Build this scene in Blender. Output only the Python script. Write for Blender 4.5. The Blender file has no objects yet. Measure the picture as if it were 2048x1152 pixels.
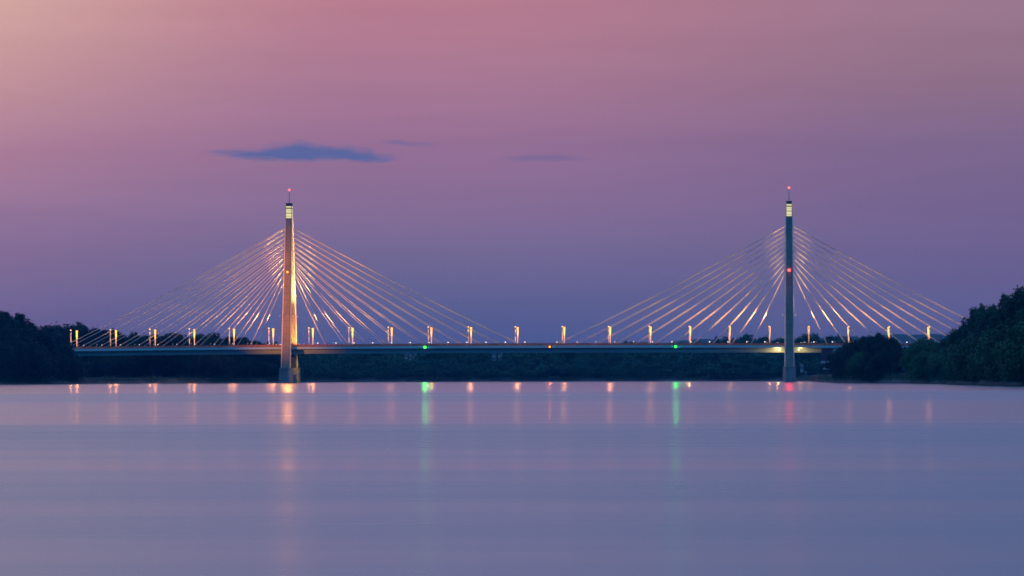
import bpy, math, random
import numpy as np
from mathutils import Vector, Matrix

S = bpy.context.scene
COL = S.collection
R = math.radians

# ------------------------------------------------------------------ camera
F = 10980.0                      # focal length measured in photo pixels (2048 wide)
YAW = R(3.0)                     # the camera looks 3 degrees left of square to the bridge
ROLL = R(0.15)
CH = 3.0                         # camera height above the river
HY = 755.0                       # row of the horizon in the photo
cam_d = bpy.data.cameras.new('camera')
cam = bpy.data.objects.new('camera', cam_d)
COL.objects.link(cam)
cam_d.sensor_width = 36.0
cam_d.lens = 36.0 * F / 2048.0
cam_d.shift_y = (HY - 576.0) / 2048.0
cam_d.clip_start = 1.0
cam_d.clip_end = 60000.0
cam.location = (0, 0, CH)
cam.rotation_euler = (Matrix.Rotation(YAW, 4, 'Z') @ Matrix.Rotation(R(90), 4, 'X') @ Matrix.Rotation(-ROLL, 4, 'Z')).to_euler()
S.camera = cam


def tanx(px):
    """tangent of the ground bearing (from +Y) that a photo column looks along"""
    return math.tan(math.atan((px - 1024.0) / F) - YAW)


def height(px, py, Y):
    """height above the river of a point seen at photo pixel (px, py) at depth Y"""
    yy = py + (px - 1024.0) * math.tan(ROLL)
    return CH + (HY - yy) / F * Y * math.cos(YAW)


# ------------------------------------------------------------------ dusk sky
world = bpy.data.worlds.new('World')
S.world = world
world.use_nodes = True
wn, wl = world.node_tree.nodes, world.node_tree.links
wn.clear()


def lin(c):
    return tuple((v / 255 / 12.92 if v / 255 <= 0.04045 else ((v / 255 + 0.055) / 1.055) ** 2.4) for v in c)


class G:
    """small helper to write node maths"""
    def __init__(self, nt):
        self.n, self.l = nt.nodes, nt.links

    def put(self, sock, v):
        if hasattr(v, 'is_output'):
            self.l.new(v, sock)
        else:
            sock.default_value = v

    def m(self, op, a, b=0.0, c=0.0, clamp=False):
        x = self.n.new('ShaderNodeMath')
        x.operation = op
        x.use_clamp = clamp
        self.put(x.inputs[0], a)
        self.put(x.inputs[1], b)
        self.put(x.inputs[2], c)
        return x.outputs[0]

    def rng(self, v, a, b, c=0.0, d=1.0, smooth=True):
        x = self.n.new('ShaderNodeMapRange')
        x.interpolation_type = 'SMOOTHSTEP' if smooth else 'LINEAR'
        self.put(x.inputs[0], v)
        self.put(x.inputs[1], a)
        self.put(x.inputs[2], b)
        self.put(x.inputs[3], c)
        self.put(x.inputs[4], d)
        return x.outputs[0]

    def ramp(self, v, stops, interp='LINEAR'):
        x = self.n.new('ShaderNodeValToRGB')
        x.color_ramp.interpolation = interp
        e = x.color_ramp.elements
        while len(e) > 1:
            e.remove(e[-1])
        for i, (p, c) in enumerate(stops):
            k = e[0] if i == 0 else e.new(p)
            k.position = p
            k.color = (*c, 1) if not isinstance(c, (int, float)) else (c, c, c, 1)
        self.put(x.inputs[0], v)
        return x.outputs[0]

    def mix(self, f, a, b, mode='MIX'):
        x = self.n.new('ShaderNodeMix')
        x.data_type = 'RGBA'
        x.blend_type = mode
        self.put(x.inputs[0], f)
        self.put(x.inputs[6], a)
        self.put(x.inputs[7], b)
        return x.outputs[2]

    def noise(self, vec, scale, detail=3.0, rough=0.5):
        x = self.n.new('ShaderNodeTexNoise')
        x.inputs['Scale'].default_value = scale
        x.inputs['Detail'].default_value = detail
        x.inputs['Roughness'].default_value = rough
        if vec is not None:
            self.l.new(vec, x.inputs['Vector'])
        return x.outputs[0]

    def mapping(self, vec, scale=(1, 1, 1), loc=(0, 0, 0)):
        x = self.n.new('ShaderNodeMapping')
        x.inputs['Scale'].default_value = scale
        x.inputs['Location'].default_value = loc
        self.l.new(vec, x.inputs[0])
        return x.outputs[0]


g = G(world.node_tree)
tc = wn.new('ShaderNodeTexCoord')
sep = wn.new('ShaderNodeSeparateXYZ')
wl.new(tc.outputs['Generated'], sep.inputs[0])
dx, dy, dz = sep.outputs
hor = g.m('SQRT', g.m('ADD', g.m('MULTIPLY', dx, dx), g.m('MULTIPLY', dy, dy)))
elev = g.m('MULTIPLY', g.m('ARCTAN2', dz, hor), 180 / math.pi)        # degrees above the horizon
azim = g.m('MULTIPLY', g.m('ARCTAN2', dx, dy), 180 / math.pi)         # degrees, 0 = square to the bridge, + right
# elevation -> 0..1 with most of the range spent on the low sky
ev = g.m('POWER', g.m('DIVIDE', g.m('MAXIMUM', elev, 0.0), 90.0), 0.4)


def E(d):
    return (d / 90.0) ** 0.4


ZEN = (0.045, 0.18, 0.46)
HI = (0.09, 0.25, 0.57)
SKY_B = [(E(0.0), lin((36, 108, 168))), (E(3), lin((44, 124, 184))), (E(10), lin((54, 138, 200))), (E(20), lin((68, 148, 212))), (E(38), HI), (1.0, ZEN)]
SKY_L = [(E(0.0), lin((120, 108, 154))), (E(0.85), lin((128, 110, 150))), (E(1.6), lin((149, 118, 154))),
         (E(2.4), lin((180, 131, 155))), (E(3.2), lin((202, 154, 156))), (E(4.0), lin((219, 174, 164))),
         (E(6.5), lin((202, 172, 194))), (E(10), lin((178, 182, 224))), (E(20), lin((164, 194, 248))), (E(38), HI), (1.0, ZEN)]
SKY_C = [(E(0.0), lin((92, 102, 148))), (E(0.5), lin((98, 104, 150))), (E(0.85), lin((104, 104, 147))), (E(1.25), lin((119, 109, 150))), (E(1.7), lin((137, 113, 152))),
         (E(2.4), lin((152, 113, 150))), (E(3.2), lin((173, 122, 148))), (E(4.0), lin((189, 126, 144))),
         (E(6.5), lin((166, 150, 192))), (E(10), lin((152, 170, 226))), (E(20), lin((150, 186, 246))), (E(38), HI), (1.0, ZEN)]
SKY_R = [(E(0.0), lin((97, 102, 148))), (E(0.5), lin((102, 103, 149))), (E(0.85), lin((108, 103, 148))), (E(1.6), lin((118, 102, 146))),
         (E(2.4), lin((126, 104, 142))), (E(3.2), lin((146, 113, 136))), (E(4.0), lin((156, 120, 142))),
         (E(6.5), lin((126, 128, 172))), (E(10), lin((122, 152, 214))), (E(20), lin((122, 168, 240))), (E(38), HI), (1.0, ZEN)]
# clouds: top and bottom profiles over the bearing, in degrees of elevation
mv = g.mapping(tc.outputs['Generated'], (90, 90, 420))
wob = g.m('ADD', g.m('SUBTRACT', g.noise(mv, 1.0, 4.0, 0.6), 0.5), g.m('MULTIPLY', g.m('SUBTRACT', g.noise(g.mapping(tc.outputs['Generated'], (330, 330, 1500)), 1.0, 3.0, 0.6), 0.5), 0.5))


def azd(px):
    return math.degrees(math.atan(tanx(px)))


def eld(px, py):
    return math.degrees(math.atan((HY - (py + (px - 1024) * math.tan(ROLL))) / F))


def cloud(pts, soft_t, soft_b, wamp):
    """pts: (px, y_top, y_bottom) from left to right"""
    a0, a1 = azd(pts[0][0]), azd(pts[-1][0])
    u = g.rng(azim, a0, a1, smooth=False)
    lo, hi = 1.0, 4.0
    top = g.ramp(u, [((azd(p) - a0) / (a1 - a0), (eld(p, t) - lo) / (hi - lo)) for p, t, b in pts], 'EASE')
    bot = g.ramp(u, [((azd(p) - a0) / (a1 - a0), (eld(p, b) - lo) / (hi - lo)) for p, t, b in pts], 'EASE')
    top = g.m('MULTIPLY_ADD', top, hi - lo, lo)
    bot = g.m('MULTIPLY_ADD', bot, hi - lo, lo)
    el = g.m('MULTIPLY_ADD', wob, wamp, elev)
    k1 = g.rng(g.m('SUBTRACT', top, el), -soft_t * 0.4, soft_t)
    k2 = g.rng(g.m('SUBTRACT', el, bot), -soft_b * 0.4, soft_b)
    ends = g.m('MULTIPLY', g.rng(azim, a0, a0 + 0.2), g.rng(azim, a1, a1 - 0.2))
    return g.m('MULTIPLY', g.m('MULTIPLY', k1, k2), ends)


c1 = cloud([(395, 305, 311), (440, 302, 315), (510, 297, 320), (555, 288, 322), (598, 281, 323), (640, 289, 322),
            (690, 294, 324), (735, 301, 325), (770, 309, 325), (815, 314, 322)], 0.085, 0.05, 0.13)
c2 = cloud([(745, 283, 288), (790, 280, 291), (840, 285, 294), (895, 289, 293)], 0.05, 0.05, 0.06)
c3 = cloud([(980, 315, 320), (1060, 309, 323), (1120, 308, 322), (1200, 316, 320)], 0.06, 0.05, 0.06)
c4 = cloud([(1480, 304, 314), (1600, 300, 316), (1760, 306, 314)], 0.12, 0.12, 0.03)

left = g.ramp(ev, SKY_L)
mid = g.ramp(ev, SKY_C)
right = g.ramp(ev, SKY_R)
wl_ = g.rng(azim, -9.0, -4.2)
wr_ = g.rng(azim, -4.2, 2.6)
wl_ = g.m('POWER', wl_, 0.7)
col = g.mix(wr_, g.mix(wl_, left, mid), right)
col = g.mix(g.rng(g.m('ABSOLUTE', azim), 14.0, 55.0), col, g.ramp(ev, SKY_B))
bands = g.noise(g.mapping(tc.outputs['Generated'], (12, 12, 160)), 1.0, 4.0, 0.55)
col = g.mix(1.0, col, g.ramp(bands, [(0.25, 0.95), (0.75, 1.04)]), 'MULTIPLY')
cb = lin((76, 102, 160))
col = g.mix(g.m('MULTIPLY', c1, 0.88), col, (*cb, 1))
col = g.mix(g.m('MULTIPLY', c2, 0.7), col, (*lin((95, 100, 155)), 1))
col = g.mix(g.m('MULTIPLY', c3, 0.6), col, (*lin((98, 98, 150)), 1))
col = g.mix(g.m('MULTIPLY', c4, 0.15), col, (*lin((98, 98, 150)), 1))
bg = wn.new('ShaderNodeBackground')
wl.new(col, bg.inputs[0])
bg.inputs[1].default_value = 1.0
sky = wn.new('ShaderNodeTexSky')
sky.sky_type = 'NISHITA'
sky.sun_disc = False
sky.sun_elevation = R(-3.0)
sky.sun_rotation = R(-55)
bg2 = wn.new('ShaderNodeBackground')
wl.new(sky.outputs[0], bg2.inputs[0])
bg2.inputs[1].default_value = 0.05
adds = wn.new('ShaderNodeAddShader')
wl.new(bg.outputs[0], adds.inputs[0])
wl.new(bg2.outputs[0], adds.inputs[1])
wo = wn.new('ShaderNodeOutputWorld')
wl.new(adds.outputs[0], wo.inputs['Surface'])

S.view_settings.view_transform = 'Standard'
S.view_settings.look = 'None'
S.view_settings.gamma = 1.0
S.view_settings.exposure = 0.0
S.view_settings.use_curve_mapping = False
S.cycles.use_adaptive_sampling = False
S.cycles.filter_width = 1.65
S.cycles.max_bounces = 6
S.cycles.diffuse_bounces = 2
S.cycles.glossy_bounces = 3
S.cycles.volume_bounces = 0
S.cycles.transparent_max_bounces = 6
S.cycles.caustics_reflective = False
S.cycles.caustics_refractive = False
S.cycles.sample_clamp_indirect = 4.0


# ------------------------------------------------------------------ helpers
def tag(o, label=None, cat=None, group=None, kind=None):
    if label: o['label'] = label
    if cat: o['category'] = cat
    if group: o['group'] = group
    if kind: o['kind'] = kind
    return o


def link(o, parent=None):
    COL.objects.link(o)
    if parent is not None:
        o.parent = parent
    return o


def empty(name, loc=(0, 0, 0)):
    o = bpy.data.objects.new(name, None)
    o.location = loc
    o.empty_display_size = 1.0
    return link(o)


def mesh(name, V, Fc, mats, smooth=False):
    me = bpy.data.meshes.new(name)
    me.from_pydata([tuple(v) for v in V], [], [tuple(f) for f in Fc])
    for m in (mats if isinstance(mats, (list, tuple)) else [mats]):
        me.materials.append(m)
    if smooth:
        me.polygons.foreach_set('use_smooth', [True] * len(me.polygons))
    me.update()
    return me


def part(name, me, parent=None, loc=None):
    o = bpy.data.objects.new(name, me)
    if loc: o.location = loc
    return link(o, parent)


class MB:
    def __init__(self):
        self.v, self.f = [], []

    def add(self, V, Fc):
        n = len(self.v)
        self.v += [tuple(v) for v in V]
        self.f += [tuple(i + n for i in f) for f in Fc]
        return self

    def box(self, x0, x1, y0, y1, z0, z1):
        V = [(x0, y0, z0), (x1, y0, z0), (x1, y1, z0), (x0, y1, z0), (x0, y0, z1), (x1, y0, z1), (x1, y1, z1), (x0, y1, z1)]
        return self.add(V, [(0, 3, 2, 1), (4, 5, 6, 7), (0, 1, 5, 4), (1, 2, 6, 5), (2, 3, 7, 6), (3, 0, 4, 7)])

    def rings(self, rings, cap=True):
        n = len(rings[0])
        V = [p for r in rings for p in r]
        Fc = []
        for i in range(len(rings) - 1):
            for k in range(n):
                a, b = i * n + k, i * n + (k + 1) % n
                Fc.append((a, b, b + n, a + n))
        if cap:
            Fc.append(tuple(range(n - 1, -1, -1)))
            Fc.append(tuple(range((len(rings) - 1) * n, len(rings) * n)))
        return self.add(V, Fc)

    def tube(self, pts, rad, n=6):
        pts = [Vector(p) for p in pts]
        rs = rad if isinstance(rad, (list, tuple)) else [rad] * len(pts)
        rings = []
        for i, p in enumerate(pts):
            d = (pts[min(i + 1, len(pts) - 1)] - pts[max(i - 1, 0)]).normalized()
            up = Vector((0, 0, 1)) if abs(d.z) < 0.9 else Vector((0, 1, 0))
            a = d.cross(up).normalized()
            b = a.cross(d).normalized()
            rings.append([p + (a * math.cos(t) + b * math.sin(t)) * rs[i] for t in [2 * math.pi * k / n for k in range(n)]])
        return self.rings(rings)

    def ball(self, c, r, nu=8, nv=5):
        rings = []
        for i in range(1, nv):
            ph = math.pi * i / nv
            rings.append([(c[0] + r * math.sin(ph) * math.cos(2 * math.pi * k / nu), c[1] + r * math.sin(ph) * math.sin(2 * math.pi * k / nu),
                           c[2] - r * math.cos(ph)) for k in range(nu)])
        return self.rings(rings)

    def mesh(self, name, mat, smooth=False):
        return mesh(name, self.v, self.f, mat, smooth)


def new_mat(name):
    m = bpy.data.materials.new(name)
    m.use_nodes = True
    nt = m.node_tree
    return m, G(nt), nt.nodes['Principled BSDF']


def surf(name, c, rough=0.7, metal=0.0, vary=0.25, scale=0.3, c2=None, bump=0.0, stretch=(1, 1, 1)):
    m, q, b = new_mat(name)
    t = q.n.new('ShaderNodeTexCoord')
    nz = q.noise(q.mapping(t.outputs['Object'], stretch), scale, 5.0, 0.6)
    lo = tuple(v * (1 - vary) for v in c)
    hi = tuple(min(1, v * (1 + vary)) for v in (c2 or c))
    q.put(b.inputs['Base Color'], q.ramp(nz, [(0.3, lo), (0.7, hi)]))
    b.inputs['Roughness'].default_value = rough
    b.inputs['Metallic'].default_value = metal
    if bump:
        bn = q.n.new('ShaderNodeBump')
        bn.inputs['Strength'].default_value = bump
        q.put(bn.inputs['Height'], q.noise(t.outputs['Object'], scale * 4, 4))
        q.l.new(bn.outputs[0], b.inputs['Normal'])
    return m


def glow(name, c, s):
    m, q, b = new_mat(name)
    m.cycles.emission_sampling = 'NONE'
    b.inputs['Base Color'].default_value = (0.3, 0.3, 0.3, 1)
    b.inputs['Emission Color'].default_value = (*c, 1)
    b.inputs['Emission Strength'].default_value = s
    return m


def aim(o, target):
    d = Vector(target) - o.location
    o.rotation_euler = d.to_track_quat('-Z', 'Y').to_euler()


def lamp(name, kind, loc, color, power, target=None, parent=None, size=0.3, angle=60, blend=0.6):
    d = bpy.data.lights.new(name, kind)
    d.color = color
    d.energy = power
    if kind == 'SPOT':
        d.spot_size = R(angle)
        d.spot_blend = blend
        d.shadow_soft_size = size
    elif kind == 'POINT':
        d.shadow_soft_size = size
    elif kind == 'AREA':
        d.size = size
    o = bpy.data.objects.new(name, d)
    o.location = loc
    if target: aim(o, target)
    link(o, parent)
    return o


# ------------------------------------------------------------------ materials
M = {}
M['concrete'] = surf('pylon_concrete', (0.25, 0.23, 0.20), 0.85, vary=0.22, scale=0.25, stretch=(1, 1, 0.35))
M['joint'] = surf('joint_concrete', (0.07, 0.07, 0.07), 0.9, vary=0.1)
M['pier'] = surf('pier_concrete', (0.24, 0.24, 0.25), 0.9, vary=0.4, scale=0.5, stretch=(1, 1, 0.15))
M['fascia'] = surf('fascia_paint', (0.38, 0.60, 0.68), 0.6, vary=0.08, scale=0.05)
M['girder'] = surf('girder_paint', (0.36, 0.56, 0.62), 0.6, vary=0.12, scale=0.08, stretch=(1, 1, 4))
M['under'] = surf('girder_soffit_paint', (0.10, 0.12, 0.13), 0.7, vary=0.1)
M['asphalt'] = surf('asphalt', (0.05, 0.05, 0.05), 0.9)
M['barrier'] = surf('barrier_red_brown', (0.60, 0.20, 0.10), 0.6, vary=0.3, scale=0.6)
M['rail'] = surf('railing_red_brown', (0.42, 0.13, 0.07), 0.5, vary=0.2)
M['cable'] = surf('cable_sheath', (0.72, 0.66, 0.58), 0.45, vary=0.05)
M['edge'] = surf('edge_highlight_tone', (0.80, 0.76, 0.70), 0.5, vary=0.05)  # pale tone stands in for bright floodlight along the leg edges
M['steel'] = surf('galvanised_steel', (0.45, 0.44, 0.42), 0.45, 0.3, vary=0.1)
M['darksteel'] = surf('dark_steel', (0.05, 0.06, 0.08), 0.5, 0.0, vary=0.1)
M['plaster'] = surf('pale_plaster', (0.48, 0.44, 0.44), 0.9, vary=0.1)
M['window'] = surf('dark_window', (0.04, 0.05, 0.07), 0.2, vary=0.1)
M['rooftile'] = surf('dark_roof', (0.10, 0.07, 0.06), 0.9, vary=0.2)
M['brown'] = surf('brown_pier', (0.09, 0.05, 0.05), 0.9, vary=0.3)
M['sodium'] = glow('sodium_lens', (1.0, 0.42, 0.012), 2.7)
M['sodium_low'] = glow('sodium_lens_lower', (1.0, 0.36, 0.10), 1.6)
M['white_cap'] = glow('warm_white_lens', (1.0, 0.52, 0.18), 2.4)
M['strip'] = glow('white_strip_lens', (1.0, 0.52, 0.20), 1.1)
M['globe'] = glow('white_globe_glass', (1.0, 0.80, 0.68), 3.0)
M['globe_dim'] = glow('dim_globe_glass', (0.9, 0.6, 0.5), 0.16)
M['green'] = glow('green_lens', (0.02, 1.0, 0.05), 9.0)
M['amber'] = glow('amber_lens', (1.0, 0.30, 0.02), 5.0)
M['red'] = glow('red_lens', (1.0, 0.05, 0.03), 8.0)
M['redcore'] = glow('red_lens_core', (1.0, 0.25, 0.20), 4.0)
M['crown'] = glow('lit_crown_glass', (0.95, 0.86, 0.34), 1.05)
M['flood'] = glow('floodlight_lens', (1.0, 0.80, 0.46), 4.0)

SODIUM = (1.0, 0.33, 0.085)
WARM = (1.0, 0.66, 0.30)


def foliage(name, c1, c2, scale=0.35):
    m, q, b = new_mat(name)
    oi = q.n.new('ShaderNodeObjectInfo')
    t = q.n.new('ShaderNodeTexCoord')
    nz = q.noise(t.outputs['Object'], scale, 4.0, 0.6)
    a = q.ramp(nz, [(0.3, c1), (0.7, c2)])
    h = q.n.new('ShaderNodeHueSaturation')
    q.put(h.inputs['Hue'], q.rng(oi.outputs['Random'], 0, 1, 0.485, 0.53, smooth=False))
    q.put(h.inputs['Value'], q.rng(oi.outputs['Random'], 0, 1, 0.7, 1.3, smooth=False))
    q.l.new(a, h.inputs['Color'])
    q.l.new(h.outputs[0], b.inputs['Base Color'])
    b.inputs['Roughness'].default_value = 0.8
    return m


M['leaf'] = foliage('leaves', (0.012, 0.042, 0.015), (0.028, 0.088, 0.028))
M['leaf2'] = foliage('willow_leaves', (0.020, 0.085, 0.024), (0.045, 0.15, 0.042))
M['bark'] = surf('bark', (0.06, 0.05, 0.04), 0.95)

# ------------------------------------------------------------------ water
mw, q, b = new_mat('river_water')
t = q.n.new('ShaderNodeNewGeometry')
sp = q.n.new('ShaderNodeSeparateXYZ')
q.l.new(t.outputs['Position'], sp.inputs[0])
YY = sp.outputs[1]
big = q.noise(q.mapping(t.outputs['Position'], (0.0016, 0.006, 1)), 1.0, 3.0, 0.5)
slk = q.noise(q.mapping(t.outputs['Position'], (0.004, 0.045, 1)), 1.0, 4.0, 0.6)
# position across the river, wind bands do not run perfectly straight
Yd = q.m('MULTIPLY', YY, q.m('ADD', 0.93, q.m('MULTIPLY', big, 0.18)))
lg = q.m('DIVIDE', q.m('LOGARITHM', q.m('MAXIMUM', Yd, 20.0), 10.0), 4.0)     # 20 m -> 0.325, 10 km -> 1


def LP(d):
    return math.log10(d) / 4.0


rgh = q.ramp(lg, [(LP(60), 0.27), (LP(150), 0.27), (LP(195), 0.24), (LP(225), 0.235), (LP(250), 0.28), (LP(330), 0.28),
                  (LP(385), 0.19), (LP(650), 0.19), (LP(740), 0.25), (LP(1080), 0.25), (LP(1230), 0.15), (LP(3000), 0.15), (1.0, 0.15)])
rgh = q.m('ADD', rgh, q.m('MULTIPLY', q.m('SUBTRACT', slk, 0.5), 0.13))
lane = q.noise(q.mapping(t.outputs['Position'], (0.006, 0.03, 1), (40, 7, 0)), 1.0, 5.0, 0.65)
rgh = q.m('ADD', rgh, q.m('MULTIPLY', q.m('SUBTRACT', lane, 0.5), 0.10))
q.put(b.inputs['Roughness'], rgh)
b.inputs['Base Color'].default_value = (0.035, 0.055, 0.075, 1)
b.inputs['IOR'].default_value = 1.75
M['water'] = mw
wm = MB()
wm.add([(-9000, -400, 0), (9000, -400, 0), (9000, 5200, 0), (-9000, 5200, 0)], [(0, 1, 2, 3)])
tag(part('river_water', wm.mesh('river_water', mw)), 'calm dusk river reflecting the pink and lavender sky', kind='structure')

# ------------------------------------------------------------------ land
rnd = random.Random(5)
SHORE = [(-1500, 2500), (-600, 2700), (-100, 2860), (0, 2915), (80, 2990), (155, 3080), (300, 3160), (400, 3230), (480, 3330), (560, 3480),
         (610, 3680), (660, 3850), (760, 3930), (900, 3960), (1200, 3970), (1500, 3960), (1590, 3900), (1618, 3600), (1628, 3260), (1640, 3000),
         (1668, 2750), (1700, 2560), (1780, 2430), (1860, 2260), (1900, 2150), (1975, 1900), (2048, 1700), (2200, 1500), (3200, 1100)]


def shore(px):
    for (a, ya), (c, yc) in zip(SHORE, SHORE[1:]):
        if a <= px <= c:
            return ya + (yc - ya) * (px - a) / (c - a)
    return SHORE[0][1] if px < SHORE[0][0] else SHORE[-1][1]


mg, q, b = new_mat('bank_ground')
t = q.n.new('ShaderNodeNewGeometry')
sp = q.n.new('ShaderNodeSeparateXYZ')
q.l.new(t.outputs['Position'], sp.inputs[0])
nz = q.noise(q.mapping(t.outputs['Position'], (0.05, 0.05, 0.2)), 1.0, 5, 0.6)
hh = q.m('ADD', sp.outputs[2], q.m('MULTIPLY', q.m('SUBTRACT', nz, 0.5), 1.6))
q.put(b.inputs['Base Color'], q.ramp(q.m('DIVIDE', hh, 4.0, clamp=True), [(0.05, (0.05, 0.05, 0.045)), (0.26, (0.085, 0.08, 0.07)), (0.42, (0.022, 0.03, 0.016)), (0.9, (0.016, 0.026, 0.012))]))
b.inputs['Roughness'].default_value = 0.95
prof = [(-14, -0.8), (0, 0.02), (10, 0.45), (24, 1.1), (45, 2.2), (90, 3.2), (400, 4.0), (1400, 5.0), (8000, 8), (26000, 12)]
cols = []
px = -1500.0
while px <= 3200:
    cols.append(px)
    px += 4.0 if -60 < px < 2110 else 60.0
V, Fc = [], []
for i, px in enumerate(cols):
    ys = shore(px) + 14 * math.sin(px * 0.031) + 9 * math.sin(px * 0.083 + 1) + rnd.uniform(-4, 4)
    for dyy, z in prof:
        V.append(((ys + dyy) * tanx(px), ys + dyy, z + (rnd.uniform(-0.15, 0.25) if 0 < dyy < 100 else 0)))
n = len(prof)
for i in range(len(cols) - 1):
    for k in range(n - 1):
        a = i * n + k
        Fc.append((a, a + n, a + n + 1, a + 1))
tag(part('ground', mesh('ground', V, Fc, mg, True)), 'low wooded river banks with a narrow sandy beach', kind='structure')

# distant hills
HILL = [(-1400, 50), (-700, 60), (-200, 45), (100, 30), (600, 14), (1180, 14), (1260, 30), (1310, 60), (1360, 74), (1410, 77), (1450, 74), (1520, 74), (1580, 71),
        (1630, 76), (1700, 82), (1745, 80), (1770, 82), (1800, 84), (1850, 82), (1950, 84), (2100, 88), (2500, 80), (3200, 60)]


def hillz(px):
    for (a, ya), (c, yc) in zip(HILL, HILL[1:]):
        if a <= px <= c:
            t_ = (px - a) / (c - a)
            t_ = t_ * t_ * (3 - 2 * t_)
            return ya + (yc - ya) * t_
    return 0


V, Fc = [], []
rows = 26
pxs = list(range(-1400, 3200, 10))
for px in pxs:
    for k in range(rows):
        tt = k / (rows - 1)
        Y = 8300 + 3600 * tt
        z = hillz(px) * math.sin(math.pi * min(1, tt * 0.62 + 0.0)) ** 1.2 * 1.02
        z += (2.0 * math.sin(px * 0.021 + tt * 9) + 1.2 * math.sin(px * 0.067 - tt * 14) + rnd.uniform(-0.6, 0.6)) * math.sin(math.pi * tt)
        V.append((Y * tanx(px), Y, 2 + z))
for i in range(len(pxs) - 1):
    for k in range(rows - 1):
        a = i * rows + k
        Fc.append((a, a + rows, a + rows + 1, a + 1))
mh = surf('wooded_hill', (0.035, 0.08, 0.065), 0.95, vary=0.35, scale=0.01)
tag(part('hills', mesh('hills', V, Fc, mh, True)), 'long low blue wooded hills beyond the river', kind='structure')

# ------------------------------------------------------------------ bridge
BY = 3290.0                                   # depth of the bridge axis
XL = BY * tanx(579.5)
XR = BY * tanx(1579.0)
XM = (XL + XR) / 2


def zd(x):
    return 22.0 - 1.0 * ((x - XM) / 250.0) ** 2


X0, X1 = -560.0, 260.0
HW = 17.0
bridge = empty('cable_stayed_bridge', (XM, BY, 0))
tag(bridge, 'long cable stayed road bridge with two tall floodlit pylons crossing the dusk river', 'bridge')
bi = bridge.location.copy()


def bpart(name, me, par=None):
    """mesh given in world coordinates, parented to the bridge (or a part of it)"""
    o = bpy.data.objects.new(name, me)
    COL.objects.link(o)
    if par is None:
        o.parent = bridge
        o.location = (-bi.x, -bi.y, 0)
    else:
        o.parent = par
    return o


def sweep(prof, x0, x1, step=10.0, mats=None):
    """sweep a closed (y, dz) profile along the deck"""
    n = max(1, int(round((x1 - x0) / step)))
    rings = []
    for i in range(n + 1):
        x = x0 + (x1 - x0) * i / n
        rings.append([(x, BY + y, zd(x) + z) for y, z in prof])
    mb = MB()
    mb.rings([r[::-1] for r in rings])
    return mb


bpart('deck_slab', sweep([(-HW, 0.0), (-HW, -1.35), (-HW + 0.35, -1.5), (-11.6, -1.9), (11.6, -1.9), (HW - 0.35, -1.5), (HW, -1.35), (HW, 0.0)], X0, X1).mesh('deck_slab', M['fascia']))
bpart('road_surface', sweep([(-14.2, 0.004), (-14.2, 0.12), (-1.2, 0.16), (-1.2, 0.004)], X0, X1).mesh('road_surface', M['asphalt']))
bpart('road_surface', sweep([(1.2, 0.004), (1.2, 0.16), (14.2, 0.12), (14.2, 0.004)], X0, X1).mesh('road_surface', M['asphalt']))
for s in (-1, 1):
    pr = [(s * 11.2, -1.85), (s * 11.0, -4.15), (s * 4.6, -4.15), (s * 4.4, -1.85)]
    if s > 0: pr = pr[::-1]
    bpart('box_girder', sweep(pr, X0, X1, 10).mesh('box_girder', M['girder']))
# crash barriers and railings
for y, h in ((-14.6, 1.0), (-0.7, 1.05), (0.7, 1.05), (14.6, 1.15)):
    mb = sweep([(y - 0.16, 0.3), (y - 0.16, h), (y + 0.16, h), (y + 0.16, 0.3)], X0, X1)
    x = X0 + 1
    while x < X1:
        mb.box(x - 0.12, x + 0.12, BY + y - 0.12, BY + y + 0.12, zd(x), zd(x) + h - 0.05)
        x += 4.0
    bpart('crash_barrier', mb.mesh('crash_barrier', M['barrier']))['kind'] = 'stuff'
for y in (-16.8, 16.8):
    mb = MB()
    for zz, r in ((1.32, 0.09), (1.0, 0.045), (0.68, 0.045), (0.36, 0.045)):
        s_ = sweep([(y - r, zz - r), (y - r, zz + r), (y + r, zz + r), (y + r, zz - r)], X0, X1)
        mb.add(s_.v, s_.f)
    x = X0 + 0.5
    while x < X1:
        mb.box(x - 0.06, x + 0.06, BY + y - 0.05, BY + y + 0.05, zd(x), zd(x) + 1.3)
        x += 2.0
    bpart('railing', mb.mesh('railing', M['rail']))['kind'] = 'stuff'

# pylons
ZT = 98.9


def leg_y(z): return 23.4 - 20.7 * (z - 9.0) / (ZT - 9.0)
def leg_w(z): return 2.55 - 0.80 * (z - 9.0) / (ZT - 9.0)
def leg_d(z): return 2.7 - 0.5 * (z - 9.0) / (ZT - 9.0)


def leg_ring(x0, s, z, k=0.0):
    w, d, c = leg_w(z) - k, leg_d(z) - k, 0.55
    yc = BY + s * leg_y(z)
    return [(x0 + a, yc + b_, z) for a, b_ in ((-w + c, -d), (w - c, -d), (w, -d + c), (w, d - c), (w - c, d), (-w + c, d), (-w, d - c), (-w, -d + c))]


beacon_light = bpy.data.lights.new('beacon_glow', 'SPOT')
beacon_light.color = (1.0, 0.03, 0.03)
beacon_light.energy = 11000
beacon_light.spot_size = R(150)
beacon_light.spot_blend = 0.5
beacon_light.shadow_soft_size = 1.5


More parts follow.
